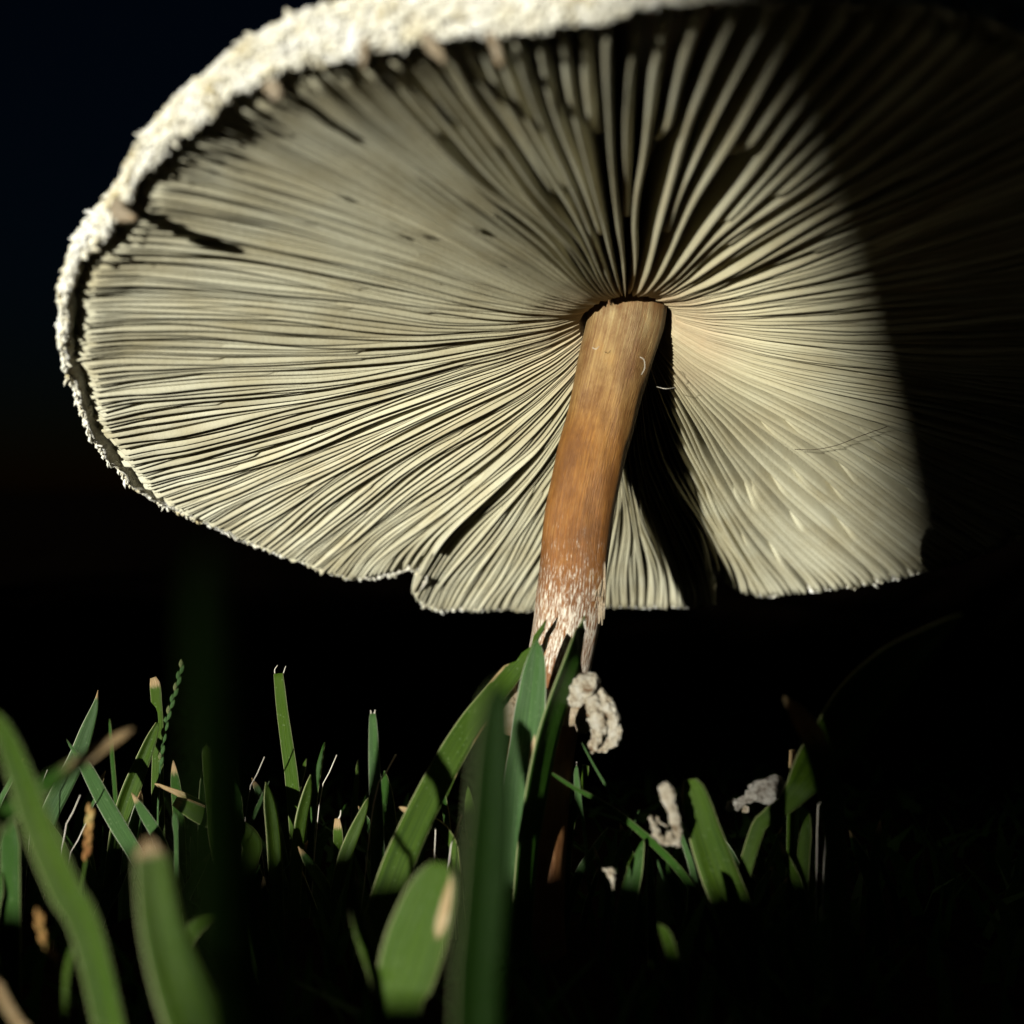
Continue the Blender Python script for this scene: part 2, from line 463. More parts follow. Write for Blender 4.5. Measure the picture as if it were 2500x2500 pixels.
# gills: every one a blade of its own, full gills from the stem, short ones in between
def density(p):
    near = np.exp(-(wrap(p + np.pi * .46) / .72) ** 2)
    return 1.0 - .80 * near - .54 * np.exp(-(wrap(p - .7) / .6) ** 2)
NG = 500
pp = np.linspace(-np.pi, np.pi, 4001); cd = np.cumsum(density(pp)); cd = (cd - cd[0]) / (cd[-1] - cd[0])
gphi = np.interp((np.arange(NG) + .5) / NG, cd, pp)
def sway(p, s):
    k = np.clip((s - .10) / .5, 0, 1)
    return k * (.4 + .6 * np.clip((density(p) - .45) / .5, 0, 1)) * (.11 * np.sin(5 * p + 3.0 * s + .6) + .038 * np.sin(12 * p - 7 * s + 1) + .02 * np.sin(27 * p + 12 * s) + .009 * np.sin(43 * p - 19 * s + 2))
LV, LF, LA = [], [], []
for i, p0 in enumerate(gphi):
    full = i % 2 == 0
    p0 = p0 + rs.normal(0, .12) * 2 * np.pi / NG
    s0 = .0745 if full else (rs.uniform(.14, .36) if i % 4 == 1 else rs.uniform(.26, .60))
    s1 = .999 + rs.normal(0, .003)
    for sp_ in SPLIT:
        s1 -= .10 * math.exp(-(float(wrap(p0 - sp_)) / .013) ** 2)
    ns = 44 if full else 34
    s = s0 + (s1 - s0) * np.linspace(0, 1, ns) ** (1.25 if full else 1)
    tp = np.clip((s1 - s) / .02, 0, 1) ** .4                     # rounded outer end
    ti = np.clip((s - s0) / (.02 if full else .24), 0, 1) ** (.5 if full else .8)
    a1, a2, a3 = rs.uniform(0, 6.28, 3)
    dh = (.020 * np.sin(2.2 * s * 3 + a1) + .010 * np.sin(15 * s + a2)) * np.clip((s - .12) / .2, 0, 1) + rs.normal(0, .012)
    ce = ceil_h(s)
    ed = ce + (g_edge(s) + dh * np.clip((1 - s) / .12, 0, 1) - ce) * tp * ti
    if not full: ed = np.maximum(ed, g_edge(s) + rs.uniform(-.01, .035))
    ed = np.minimum(ed, ce - .01)
    sd = sway(p0, s) + .014 * np.sin(9 * s + a3) * np.clip((s - .1) / .3, 0, 1)
    lean = (.06 * np.sin(4 * p0 + 5 * s + 1.3) + .028 * np.sin(11 * p0 - 4 * s) + rs.normal(0, .007)) * np.clip((s - .1) / .3, 0, 1)
    room = s * R0 * 2 * np.pi / NG / float(density(p0)) * .82
    th = np.minimum((.034 + .006 * np.sin(7 * s + a1) + rs.normal(0, .003)) * (1 - .12 * (1 - float(density(p0))) / .8), room * (.36 + .03 * math.exp(-(float(wrap(p0 - .7)) / .6) ** 2)))
    th = th * np.clip((s1 - s) / .015, .35, 1) * (1 if full else np.clip((s - s0) / .10, .2, 1))
    dep = ce + .04 - ed
    secs = [(-1, 0.0, .8), (-1, .45, .85), (-1, .8, 1.0), (-1, .945, .95), (-.45, 1.0, .9), (.45, 1.0, .9), (1, .945, .95), (1, .8, 1.0), (1, .45, .85), (1, 0.0, .8)]
    Vg = np.stack([cpos(np.full(ns, p0), s, ce + .04 - dep * t, sd + sg * th * w + lean * t ** 2 * np.clip(dep / .5, 0, 1.2)) for sg, t, w in secs], 1)
    k = len(secs)
    Fg = [(a * k + b, a * k + b + 1, (a + 1) * k + b + 1, (a + 1) * k + b) for a in range(ns - 1) for b in range(k - 1)]
    Fg += [tuple(range(k)), tuple((ns - 1) * k + b for b in range(k - 1, -1, -1))]
    if i % 2 and i % 8 != 1:                                                # the shortest gills, past the first three hundred
        off_ = sum(len(x) for x in LV)
        LV.append(Vg.reshape(-1, 3)); LA.append(np.repeat(s, k)); LF += [tuple(q + off_ for q in f_) for f_ in Fg]
    else:
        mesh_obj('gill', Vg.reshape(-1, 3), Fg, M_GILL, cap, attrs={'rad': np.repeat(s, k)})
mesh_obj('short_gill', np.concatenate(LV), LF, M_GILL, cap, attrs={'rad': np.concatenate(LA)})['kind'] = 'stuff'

# torn shreds of veil on the margin
NB = vnoise(31)
for pts, r in (([(286, 500, 9.4), (300, 525, 9.3), (330, 532, 9.2)], .06), ([(1040, 90, 7.9), (1060, 118, 7.8), (1085, 152, 7.75)], .035),
               ([(893, 95, 8.0), (890, 130, 7.95), (885, 165, 7.9)], .028), ([(1195, 85, 7.8), (1210, 118, 7.8), (1222, 160, 7.8)], .018),
               ([(655, 205, 8.3), (672, 225, 8.3), (670, 245, 8.3)], .05)):
    P = spline([at(*p) for p in pts], 14)
    V, Fc, uv = tube(P, r * np.sin(np.linspace(.9, 2.9, 14)) + .006, 10, lambda p: .012 * NB(p, 12))
    mesh_obj('veil_shred', V, Fc, M_RINGS, cap)

def on_gills(px, py, h):
    d = np.array([(px - 1250) / F, 1, (1250 - py) / F])
    return to_world(d * (((C_c + n_c * h) @ n_c) / (d @ n_c))) + np.array([0, 0, CAM_H])
for pts, hh in (([(1940, 1097), (1985, 1098), (2040, 1088), (2100, 1065), (2165, 1042)], .42),):
    P = spline([on_gills(a, b, hh) for a, b in pts], 24)
    V, Fc, uv = tube(P, np.full(24, .004), 5)
    mesh_obj('loose_thread', V, Fc, M_BARK, cap)
# ring: a torn collar round the stem with a dried, curled flap hanging on one side
k0 = np.argmin(np.abs(sm[:, 2] - at(1350, 1660, 12.4)[2])); k1 = np.argmin(np.abs(sm[:, 2] - at(1335, 1785, 12.3)[2]))
nphi2, nv = 72, 16
th = np.linspace(0, 2 * np.pi, nphi2, endpoint=False)
Vr = []
for layer, off in ((0, .0), (1, .035)):
    for j in range(nv):
        t = j / (nv - 1); t = t if layer == 0 else 1 - t
        tear = .72 + .28 * np.sin(th * 2 + 2.4) + .06 * np.sin(9 * th)
        kk = k0 + (k1 - k0) * t * np.clip(tear, .25, 1)
        c = np.stack([np.interp(kk, np.arange(len(sm)), sm[:, q]) for q in range(4)], 1)
        rr = c[:, 3] + .02 + .085 * np.sin(t * 2.6) + off * (1 - .5 * t) + .02 * np.sin(7 * th + 3 * t) + .05 * (1 - t) ** 4
        Vr.append(c[:, :3] + np.stack([np.cos(th) * rr, np.sin(th) * rr, .01 * np.sin(5 * th)], 1))
Vr = np.concatenate(Vr); nr = 2 * nv
Fr = [(a * nphi2 + b, a * nphi2 + (b + 1) % nphi2, ((a + 1) % nr) * nphi2 + (b + 1) % nphi2, ((a + 1) % nr) * nphi2 + b) for a in range(nr) for b in range(nphi2)]
ring = mesh_obj('ring', Vr, Fr, M_RINGS, mush)
def lump(name, pts, mat, parent=None, n=110, sides=44, amp=.02, freq=9, origin=None):
    n = max(n, 110); sides = max(sides, 44)
    P = spline([np.append(at(a, b, c), r / F * c) for a, b, c, r in pts], n)
    f = vnoise(sum(map(ord, name)) % 97 + int(pts[0][0]) % 89)
    rr = P[:, 3].copy()
    e = np.linspace(0, 1, n)
    rr *= np.clip(np.minimum(e, 1 - e) / .06, 0.05, 1) ** .5
    V, Fc, uv = tube(P[:, :3], rr, sides, lambda p: amp * f(p, freq) + amp * .6 * f(p + 3, freq * 2.7) - amp * 1.1 * np.exp(-(f(p - 7, freq * 2.1) / .16) ** 2) - amp * .5 * np.exp(-(f(p + 11, freq * 6) / .25) ** 2))
    return mesh_obj(name, V, Fc, mat, parent, origin=origin, uv=uv)
lump('ring_flap', [(1393, 1712, 11.72, 16), (1408, 1690, 11.52, 32), (1432, 1674, 11.37, 30), (1452, 1668, 11.42, 20), (1462, 1676, 11.52, 10)], M_RING, ring, amp=.022)
lump('ring_flap', [(1424, 1700, 11.42, 16), (1446, 1712, 11.42, 27), (1458, 1748, 11.42, 25), (1462, 1785, 11.42, 22), (1450, 1822, 11.42, 15), (1444, 1838, 11.42, 8)], M_RING, ring, amp=.026, n=56)
lump('ring_flap', [(1462, 1678, 11.45, 14), (1482, 1716, 11.40, 18), (1500, 1756, 11.40, 17), (1502, 1790, 11.40, 16), (1484, 1822, 11.40, 13), (1462, 1838, 11.40, 7)], M_RING, ring, amp=.022, n=56)
lump('ring_flap', [(1246, 1655, 12.25, 14), (1243, 1690, 12.15, 26), (1246, 1730, 12.10, 28), (1250, 1765, 12.10, 26), (1250, 1788, 12.15, 20)], M_RINGS, ring, amp=.010, freq=5)
lump('ring_flap', [(1388, 1690, 11.92, 12), (1405, 1672, 11.82, 14), (1440, 1662, 11.72, 13)], M_RINGS, ring, amp=.012)

# loose fibres peeling from the stem
for q in range(11):
    y0 = rs.uniform(1340, 1430); x0 = rs.uniform(1462, 1484) - (y0 - 1340) * .04; L = rs.uniform(70, 150)
    P = spline([at(x0 - 6, y0, 12.45), at(x0 - 6, y0 + L * .5, 12.40), at(x0 - 10 + rs.uniform(-6, 6), y0 + L, 12.30)], 12)
    V, Fc, uv = tube(P, .014 * np.sin(np.linspace(.5, 3.0, 12)) + .003, 5)
    mesh_obj('loose_fibre', V, Fc, M_RINGS, stem)
for pts in ([(1562, 872, 12.35), (1572, 878, 12.32), (1574, 898, 12.3), (1566, 915, 12.33)], [(1446, 849, 12.3), (1455, 852, 12.28), (1463, 846, 12.3)],
            [(1603, 944, 12.9), (1625, 949, 12.8), (1650, 946, 12.9)]):
    V, Fc, uv = tube(spline([at(*p) for p in pts], 12), np.full(12, .0032), 5)
    mesh_obj('loose_fibre', V, Fc, M_HAIR, stem)

# ------------------------------------------------------------------ grass blades
GRP = 'grass blades round the mushroom'
def blade(label, pts, mat=None, yaw=0, fold=.25, dry=(), bites=(), wave=.0, cut=False, name='grass_shoot', root=True, n=40, cat='grass'):
    """pts: tip first, (px, py, depth, width px). yaw turns the flat of the blade about its own length."""
    P = [np.append(at(a, b, c), w / F * c) for a, b, c, w in pts]
    if root and P[-1][2] > .0:
        q = P[-1].copy(); dirn = unit(P[-1][:3] - P[-2][:3])
        q[:3] = P[-1][:3] + np.array([dirn[0] * .6, dirn[1] * .3, 0]) * min(P[-1][2], 1.5); q[2] = -.12
        P.append(q)
    S = spline(np.array(P), n)
    S[:, 3] = np.maximum(S[:, 3], .004)
    C = S[:, :3]; T = unit(np.gradient(C, axis=0))
    view = unit(C - np.array([0, 0, CAM_H]))
    Wd = unit(np.cross(T, view))
    Nn = np.cross(T, Wd)
    ca, sa = math.cos(math.radians(yaw)), math.sin(math.radians(yaw))
    Wd, Nn = Wd * ca + Nn * sa, Nn * ca - Wd * sa
    half = S[:, 3] * .5 / max(abs(ca), .35)
    if not cut:
        half = half * np.clip(np.linspace(0, 1, n) / .02, .15, 1)
    v = np.linspace(0, 1, n)
    us = np.array([-1, -.66, -.33, 0, .33, .66, 1.])
    L_ = -np.ones(n); R_ = np.ones(n)
    for side, vc, vw, dp in bites:
        b_ = dp * np.clip(1.25 - (np.abs(v - vc) / vw) ** 2, 0, 1)
        if side < 0: L_ += b_
        else: R_ -= b_
    rr_ = random.Random(int(pts[0][0] * 7 + pts[0][1]))
    ph1 = rr_.uniform(0, 6)
    rows, uv, dr = [], [], []
    length = np.concatenate([[0], np.cumsum(np.linalg.norm(np.diff(C, axis=0), axis=1))])
    for sgn in (1, -1):
        for u in (us if sgn > 0 else us[::-1]):
            uu = L_ + (R_ - L_) * (u + 1) * .5
            off = half[:, None] * uu[:, None] * Wd + (half * fold * np.abs(uu) ** 1.2 + wave * np.sin(v * 17 + ph1) * uu)[:, None] * Nn
            tk = .011 * (1 - .75 * abs(u)) + .002
            rows.append(C + off + Nn * (-sgn * tk))
            uv.append(np.stack([(uu + 1) / 2, length], 1))
            d_ = np.zeros(n)
            for dd in dry:
                if dd[0] == 'tip': d_ = np.maximum(d_, np.clip(1.2 - v / dd[1], 0, 1))
                else:
                    _, vc, vw, uc, uw = dd
                    d_ = np.maximum(d_, np.clip(1.6 - np.sqrt(((v - vc) / vw) ** 2 + ((uu - uc) / uw) ** 2), 0, 1))
            dr.append(d_)
    k = len(rows)
    V = np.stack(rows, 1).reshape(-1, 3); UV = np.stack(uv, 1).reshape(-1, 2); DR = np.stack(dr, 1).ravel()
    Fc = [(a * k + b, a * k + (b + 1) % k, (a + 1) * k + (b + 1) % k, (a + 1) * k + b) for a in range(n - 1) for b in range(k)]
    Fc += [tuple(range(k - 1, -1, -1)), tuple((n - 1) * k + b for b in range(k))]
    o = mesh_obj(name, V, Fc, mat or M_B1, None, origin=C[-1], attrs={'dry': DR}, uv=UV)
    return tag(o, label, cat, GRP)
def hair(parent, pts, r=.006, mat=None, name='tip_fibre'):
    V, Fc, uv = tube(spline([at(*p) for p in pts], 10), np.linspace(r, r * .5, 10), 5)
    return mesh_obj(name, V, Fc, mat or M_HAIR, parent)

# -- the blades crossing the stem
blade('wide green grass blade leaning to the stem with a chewed, frayed tip',
      [(1334, 1512, 11.95, 5), (1318, 1545, 11.95, 16), (1290, 1590, 11.95, 34), (1250, 1640, 11.95, 50), (1201, 1700, 11.87, 56), (1150, 1765, 11.79, 60), (1103, 1840, 11.69, 66),
       (1054, 1930, 11.58, 70), (1005, 2030, 11.45, 74), (967, 2120, 11.33, 78), (929, 2230, 11.19, 76), (900, 2330, 11.06, 70)], M_B1, yaw=-14, fold=.16,
      bites=((-1, .085, .02, .9), (-1, .125, .012, .6), (1, .05, .01, .5)), dry=(('spot', .30, .05, 1, .18), ('spot', .18, .03, -1, .12)))
blade('pale bluish grass blade with a brown torn spot, upright before the stem',
      [(1310, 1560, 11.50, 5), (1312, 1600, 11.50, 40), (1306, 1660, 11.50, 62), (1298, 1740, 11.50, 74), (1290, 1820, 11.50, 78), (1280, 1900, 11.50, 82), (1272, 1990, 11.50, 80), (1262, 2100, 11.50, 70)],
      M_B2, yaw=10, fold=.65, dry=(('spot', .33, .05, .45, .26),))
bl = blade('dark green grass blade with a thin bright margin rising across the stem',
           [(1427, 1504, 11.55, 4), (1415, 1545, 11.55, 22), (1398, 1600, 11.30, 40), (1364, 1695, 11.30, 48), (1334, 1790, 11.30, 52), (1312, 1890, 11.30, 54), (1295, 1990, 11.30, 52), (1280, 2100, 11.30, 50)],
           M_B3, yaw=-64, fold=.12)
hair(bl, [(1425, 1512, 11.55), (1431, 1540, 11.55), (1434, 1546, 11.55)], .008)
blade('broad dark grass blade with rounded tip standing out of focus before the stem',
      [(1214, 1660, 6.10, 20), (1208, 1690, 6.10, 62), (1198, 1760, 6.10, 84), (1190, 1860, 6.10, 98), (1184, 1980, 6.10, 108), (1174, 2120, 6.10, 116), (1160, 2300, 6.10, 120), (1150, 2480, 6.10, 120)],
      M_B3, yaw=-38, fold=.35)
blade('broad lit leaf tip with an orange dry streak, low before the mushroom',
      [(1093, 2108, 8.50, 26), (1080, 2128, 8.50, 78), (1060, 2170, 8.50, 116), (1038, 2230, 8.50, 138), (1012, 2310, 8.50, 150), (990, 2390, 8.50, 140), (972, 2470, 8.50, 110)],
      M_B1, yaw=6, fold=.10, dry=(('spot', .13, .10, .62, .20),))
blade('narrow green blade leaning away beside the lit broad leaf tip',
      [(866, 2140, 8.70, 14), (872, 2210, 8.70, 30), (892, 2290, 8.70, 36), (925, 2380, 8.70, 40), (950, 2480, 8.70, 40)], M_B1, yaw=45, fold=.2)
bl = blade('slim upright grass blade with ribbed lit face and two white tip fibres',
           [(910, 1742, 12.2, 14), (911, 1770, 12.2, 20), (913, 1830, 12.2, 25), (916, 1900, 12.2, 29), (919, 1970, 12.2, 32), (922, 2050, 12.2, 34), (924, 2150, 12.2, 34)], M_B2, yaw=5, fold=.45, cut=True)
hair(bl, [(906, 1742, 12.2), (905, 1734, 12.2)], .008); hair(bl, [(914, 1742, 12.2), (916, 1733, 12.2)], .008)
blade('short lit grass blade slanting from behind the slim ribbed blade',
      [(899, 1948, 12.4, 6), (880, 1995, 12.4, 22), (858, 2045, 12.4, 30), (838, 2100, 12.4, 32), (822, 2170, 12.4, 30)], M_B1, yaw=-25, fold=.2)
bl = blade('stubby cut grass blade with white fibres by the slanting short blade', [(824, 1998, 12.8, 12), (826, 2030, 12.8, 22), (828, 2080, 12.8, 24), (830, 2140, 12.8, 22)], M_B1, yaw=20, dry=(('tip', .12),), cut=True)
hair(bl, [(826, 2000, 12.8), (831, 1990, 12.8), (832, 1978, 12.8)], .01)
blade('faint thin dark blade between the forked-tip blade and the ribbed blade', [(793, 1812, 13.5, 4), (782, 1870, 13.5, 14), (770, 1940, 13.5, 18), (762, 2040, 13.5, 18)], M_B3, yaw=50)
blade('small curled leaf with a pale tip lying behind the wide chewed blade', [(975, 1970, 11.9, 8), (1005, 1982, 11.9, 16), (1045, 1998, 11.9, 20), (1080, 2020, 11.9, 22), (1106, 2058, 11.9, 20), (1115, 2110, 11.9, 18)], M_B1, yaw=40, dry=(('tip', .12),))
blade('green blade edge low against the sunlit foot of the stem', [(1230, 1890, 11.7, 5), (1243, 1945, 11.7, 18), (1262, 2010, 11.7, 26), (1280, 2080, 11.7, 26)], M_B1, yaw=30)
blade('ragged small green blade under the curled ring flap', [(1430, 1868, 12.2, 16), (1425, 1900, 12.2, 24), (1410, 1950, 12.2, 22), (1394, 2020, 12.2, 18), (1388, 2090, 12.2, 16)], M_B1, yaw=10, bites=((1, .1, .05, .4),), cut=True)
bl = blade('thin pale pointed blade before the ragged small green blade', [(1409, 1866, 12.0, 4), (1407, 1890, 12.0, 12), (1411, 1940, 12.0, 15), (1419, 1985, 12.0, 10), (1430, 2060, 12.0, 8)], M_B2, yaw=0, fold=.4)
hair(bl, [(1408, 1868, 12.0), (1408, 1860, 12.0)], .008)
blade('long thin dark stalk arching from the stem foot toward the dry stalk',
      [(1342, 1884, 11.50, 6), (1400, 1922, 11.50, 9), (1460, 1953, 11.50, 11), (1528, 2000, 11.50, 14), (1605, 2068, 11.50, 17), (1673, 2142, 11.50, 18), (1735, 2245, 11.50, 20), (1770, 2350, 11.50, 20)], M_B3, yaw=20, fold=.3, name='grass_stalk')
blade('hair-thin pale grass stalk hanging below the curled ring flap', [(1420, 1812, 11.7, 4), (1452, 1872, 11.7, 5), (1492, 1938, 11.7, 6), (1538, 1999, 11.7, 6), (1600, 2090, 11.7, 6)], M_B2, name='grass_stalk')

# -- left meadow
blade('lit green blade out of focus, leaning at the lawn edge beside the dark slanting blade',
      [(-12, 1735, 7.6, 23), (20, 1810, 7.6, 47), (62, 1920, 7.6, 61), (104, 2040, 7.6, 70), (160, 2170, 7.6, 75), (230, 2330, 7.6, 70)], M_B1, yaw=12, fold=.35)
blade('dark slanting blade with a pale dried tip, out of focus',
      [(325, 1780, 8.2, 16), (290, 1805, 8.2, 20), (240, 1838, 8.1, 26), (170, 1885, 8.0, 38), (90, 1945, 7.9, 46), (0, 2015, 7.8, 50), (-70, 2090, 7.7, 46)], M_B3, yaw=62, dry=(('tip', .17),))
blade('sharp lit pointed blade with a white needle tip', [(239, 1685, 13.2, 3), (236, 1705, 13.2, 7), (230, 1730, 13.2, 18), (212, 1780, 13.2, 32), (187, 1850, 13.2, 42), (150, 1925, 13.2, 46), (120, 1990, 13.2, 44), (100, 2070, 13.2, 40)], M_B2, yaw=-15, fold=.2, dry=(('tip', .05),))
blade('bluish green blade with a fine long tip, crossing the pointed blade', [(162, 1804, 12.4, 3), (184, 1838, 12.4, 10), (210, 1872, 12.4, 28), (252, 1950, 12.4, 36), (292, 2020, 12.4, 38), (334, 2090, 12.4, 36), (365, 2170, 12.4, 34)], M_B2, yaw=14, fold=.22)
blade('folded striped blade leaning toward the notched upright blade', [(384, 1764, 13.0, 9), (368, 1800, 13.0, 26), (345, 1855, 13.0, 36), (318, 1920, 13.0, 44), (298, 1980, 13.0, 44), (280, 2060, 13.0, 40)], M_B1, yaw=-20, fold=.6, cut=True)
blade('notched upright blade with a brown blunt tip beside the seed spike', [(374, 1654, 13.4, 14), (379, 1672, 13.4, 25), (383, 1720, 13.4, 25), (387, 1770, 13.4, 24), (386, 1845, 13.4, 27), (385, 1925, 13.4, 29), (388, 2040, 13.4, 30)], M_B1, yaw=8, fold=.15, bites=((-1, .17, .06, 1.0),), dry=(('tip', .06),), cut=True)
blade('broken bent leaf with a brown cut end lying across the lawn', [(426, 1956, 12.3, 22), (450, 1968, 12.3, 36), (492, 1990, 12.3, 46), (540, 2008, 12.3, 48), (588, 2030, 12.3, 50), (616, 2062, 12.2, 48), (606, 2112, 12.1, 44), (590, 2170, 12.0, 40)], M_B1, yaw=-8, fold=.25, dry=(('tip', .05), ('spot', .12, .14, 1, .22)), cut=True)
blade('thin straw-tipped leaf above the broken bent leaf', [(378, 1913, 12.6, 8), (410, 1925, 12.6, 9), (450, 1942, 12.6, 16), (510, 1975, 12.6, 22), (560, 2005, 12.6, 22), (600, 2050, 12.6, 20)], M_B1, yaw=40, dry=(('tip', .22),))
blade('slender round-tipped blade standing in front of the broken bent leaf', [(502, 1818, 12.0, 10), (504, 1840, 12.0, 22), (508, 1900, 12.0, 22), (514, 1975, 12.0, 20), (524, 2030, 12.0, 32), (535, 2090, 12.0, 34), (541, 2160, 12.0, 22), (545, 2260, 12.0, 24)], M_B1, yaw=22, fold=.3)
bl = blade('tall blunt blade with two hooked tip fibres standing alone against the dark', [(680, 1644, 13.4, 22), (684, 1680, 13.4, 25), (690, 1735, 13.4, 27), (702, 1820, 13.4, 30), (714, 1910, 13.4, 32), (726, 2050, 13.4, 34)], M_B1, yaw=15, fold=.2, cut=True)
hair(bl, [(671, 1644, 13.4), (671, 1634, 13.4), (678, 1624, 13.4)], .007); hair(bl, [(690, 1650, 13.4), (695, 1634, 13.4), (698, 1626, 13.4)], .007)
blade('small lit blade fragment upright under the notched blade', [(426, 1982, 11.9, 8), (428, 2010, 11.9, 14), (430, 2040, 11.9, 10), (431, 2120, 11.9, 10)], M_B2, yaw=10)
for a, b, w, l in ((545, 1770, 12, 'thin dark blade between the round-tipped blade and the forked blade'), (575, 1870, 20, 'short dim blade behind the broken bent leaf'),
                   (268, 1755, 9, 'thin dim blade behind the dark slanting blade')):
    blade(l, [(a, b, 14.2, 4), (a + 6, b + 80, 14.2, w), (a + 14, b + 180, 14.2, w), (a + 20, b + 300, 14.2, w)], M_B3, yaw=35)
blade('big out-of-focus blade with a brown double tip, low before the meadow',
      [(366, 2046, 7.10, 34), (368, 2075, 7.10, 73), (376, 2160, 7.10, 88), (392, 2270, 7.10, 100), (425, 2380, 7.10, 119), (470, 2500, 7.10, 136), (510, 2620, 7.10, 140)], M_B1, yaw=-10, fold=.3, dry=(('tip', .055), ('spot', .14, .10, .15, .10)), bites=((1, .0, .03, .75), (-1, .0, .012, .35)), cut=True)
blade('pointed dim leaf out of focus beside the big brown-tipped blade', [(652, 2146, 9.0, 5), (628, 2180, 9.0, 34), (612, 2215, 9.0, 50), (622, 2270, 9.0, 46), (636, 2340, 9.0, 40), (645, 2440, 9.0, 40)], M_B1, yaw=20, dry=(('tip', .04),))
blade('low dim leaf lying beside the big brown-tipped blade', [(528, 2232, 9.2, 6), (500, 2248, 9.2, 28), (470, 2272, 9.2, 38), (448, 2310, 9.2, 36), (430, 2380, 9.2, 30)], M_B1, yaw=25)
blade('very wide dark blade close to the lens, almost lost in shade', [(520, 1290, 3.30, 30), (540, 1420, 3.30, 90), (570, 1600, 3.30, 130), (600, 1800, 3.30, 160), (630, 2050, 3.30, 190), (660, 2350, 3.30, 210), (690, 2700, 3.30, 220)], M_B3, yaw=70, fold=.3)
blade('tiny upright blade beside the rusty sheathed stalk', [(178, 2305, 8.4, 4), (172, 2335, 8.4, 14), (164, 2375, 8.4, 14), (160, 2440, 8.4, 12)], M_B1, yaw=10)
blade('brown dead blade at the lawn corner, out of focus', [(-10, 2390, 7.4, 20), (10, 2440, 7.4, 22), (45, 2500, 7.4, 22), (80, 2570, 7.4, 22)], M_B1, dry=(('spot', .3, 1.5, 0, 2.0),))
for (a, b, c, d, l) in ((30, 1990, 30, 2110, 'dim broad blade behind the lit leaning blade'), (5, 2130, -20, 2230, 'short dim leaf at the lawn corner')):
    blade(l, [(a, b, 10.5, 6), ((a + c) / 2, (b + d) / 2, 10.5, 40), (c, d, 10.5, 44)], M_B3, yaw=40)

# -- right meadow
blade('broad lit blade with a rounded split tip beside the curled dry stalk',
      [(1670, 1906, 11.10, 22), (1684, 1922, 11.10, 56), (1698, 1965, 11.10, 70), (1716, 2030, 11.10, 80), (1736, 2090, 11.10, 88), (1764, 2165, 11.10, 92), (1804, 2255, 11.10, 90), (1848, 2350, 11.10, 80)], M_B1, yaw=-16, fold=.32, dry=(('spot', .03, .06, -1, .25),))
blade('very broad bent leaf with a lit sheath base, fading into the dark',
      [(2352, 1498, 9.29, 8), (2290, 1540, 9.61, 50), (2200, 1610, 10.07, 110), (2110, 1700, 10.53, 130), (2050, 1785, 10.84, 124), (2000, 1850, 11.09, 104), (1955, 1915, 11.30, 70), (1912, 1965, 11.30, 44), (1870, 1996, 11.30, 36), (1835, 2060, 11.30, 34)], M_B1, yaw=-25, fold=.25, n=60)
blade('short upright blade with a split pale tip behind the broad bent leaf', [(1934, 1830, 12.00, 14), (1936, 1850, 12.00, 19), (1935, 1880, 12.00, 20), (1932, 1930, 12.00, 19), (1930, 2040, 12.00, 19)], M_B1, dry=(('tip', .13),), cut=True)
blade('pointed dim blade with a bright edge below the broad bent leaf', [(1976, 1986, 11.60, 4), (1970, 2030, 11.60, 26), (1964, 2090, 11.60, 30), (1962, 2190, 11.60, 26)], M_B1, yaw=30)
blade('narrow lit blade standing low between the two dark thin blades', [(1608, 2256, 9.60, 6), (1626, 2280, 9.60, 24), (1642, 2330, 9.60, 28), (1654, 2380, 9.60, 26), (1662, 2470, 9.60, 24)], M_B1, yaw=20)
blade('thin dim blade slanting beside the narrow lit blade', [(1585, 2345, 9.40, 4), (1606, 2395, 9.40, 12), (1628, 2445, 9.40, 14), (1655, 2520, 9.40, 14)], M_B1, yaw=10)
blade('dim blade under the broad lit blade with rounded tip', [(1774, 2296, 10.20, 5), (1788, 2340, 10.20, 26), (1802, 2385, 10.20, 30), (1820, 2470, 10.20, 30)], M_B1, yaw=30)
blade('dark blade with a faint lit edge below the curled dry stalk', [(1572, 2050, 11.40, 6), (1556, 2120, 11.40, 34), (1540, 2190, 11.40, 44), (1526, 2280, 11.40, 44)], M_B3, yaw=40)
blade('dark drooping leaf with a rusty tip behind the broad bent leaf', [(1912, 1700, 9.60, 6), (1950, 1740, 9.60, 40), (1990, 1800, 9.60, 60), (2020, 1900, 9.60, 60), (2040, 2050, 9.60, 50)], M_B3, yaw=30, dry=(('tip', .2),))
for q, (a, b, c, d) in enumerate(((2035, 1972, 2012, 2085), (2038, 2020, 2030, 2100), (2022, 1940, 1996, 1990))):
    o = hair(None, [(a, b, 11.7), ((a + c) / 2 - 3, (b + d) / 2, 11.7), (c, d, 11.7), (c - 6, 2400 + q * 3, 11.7)], .012, M_HAIR, 'straw')
    tag(o, 'hair-thin pale straw standing beside the pointed dim blade', 'straw', 'pale straws by the bent leaf')

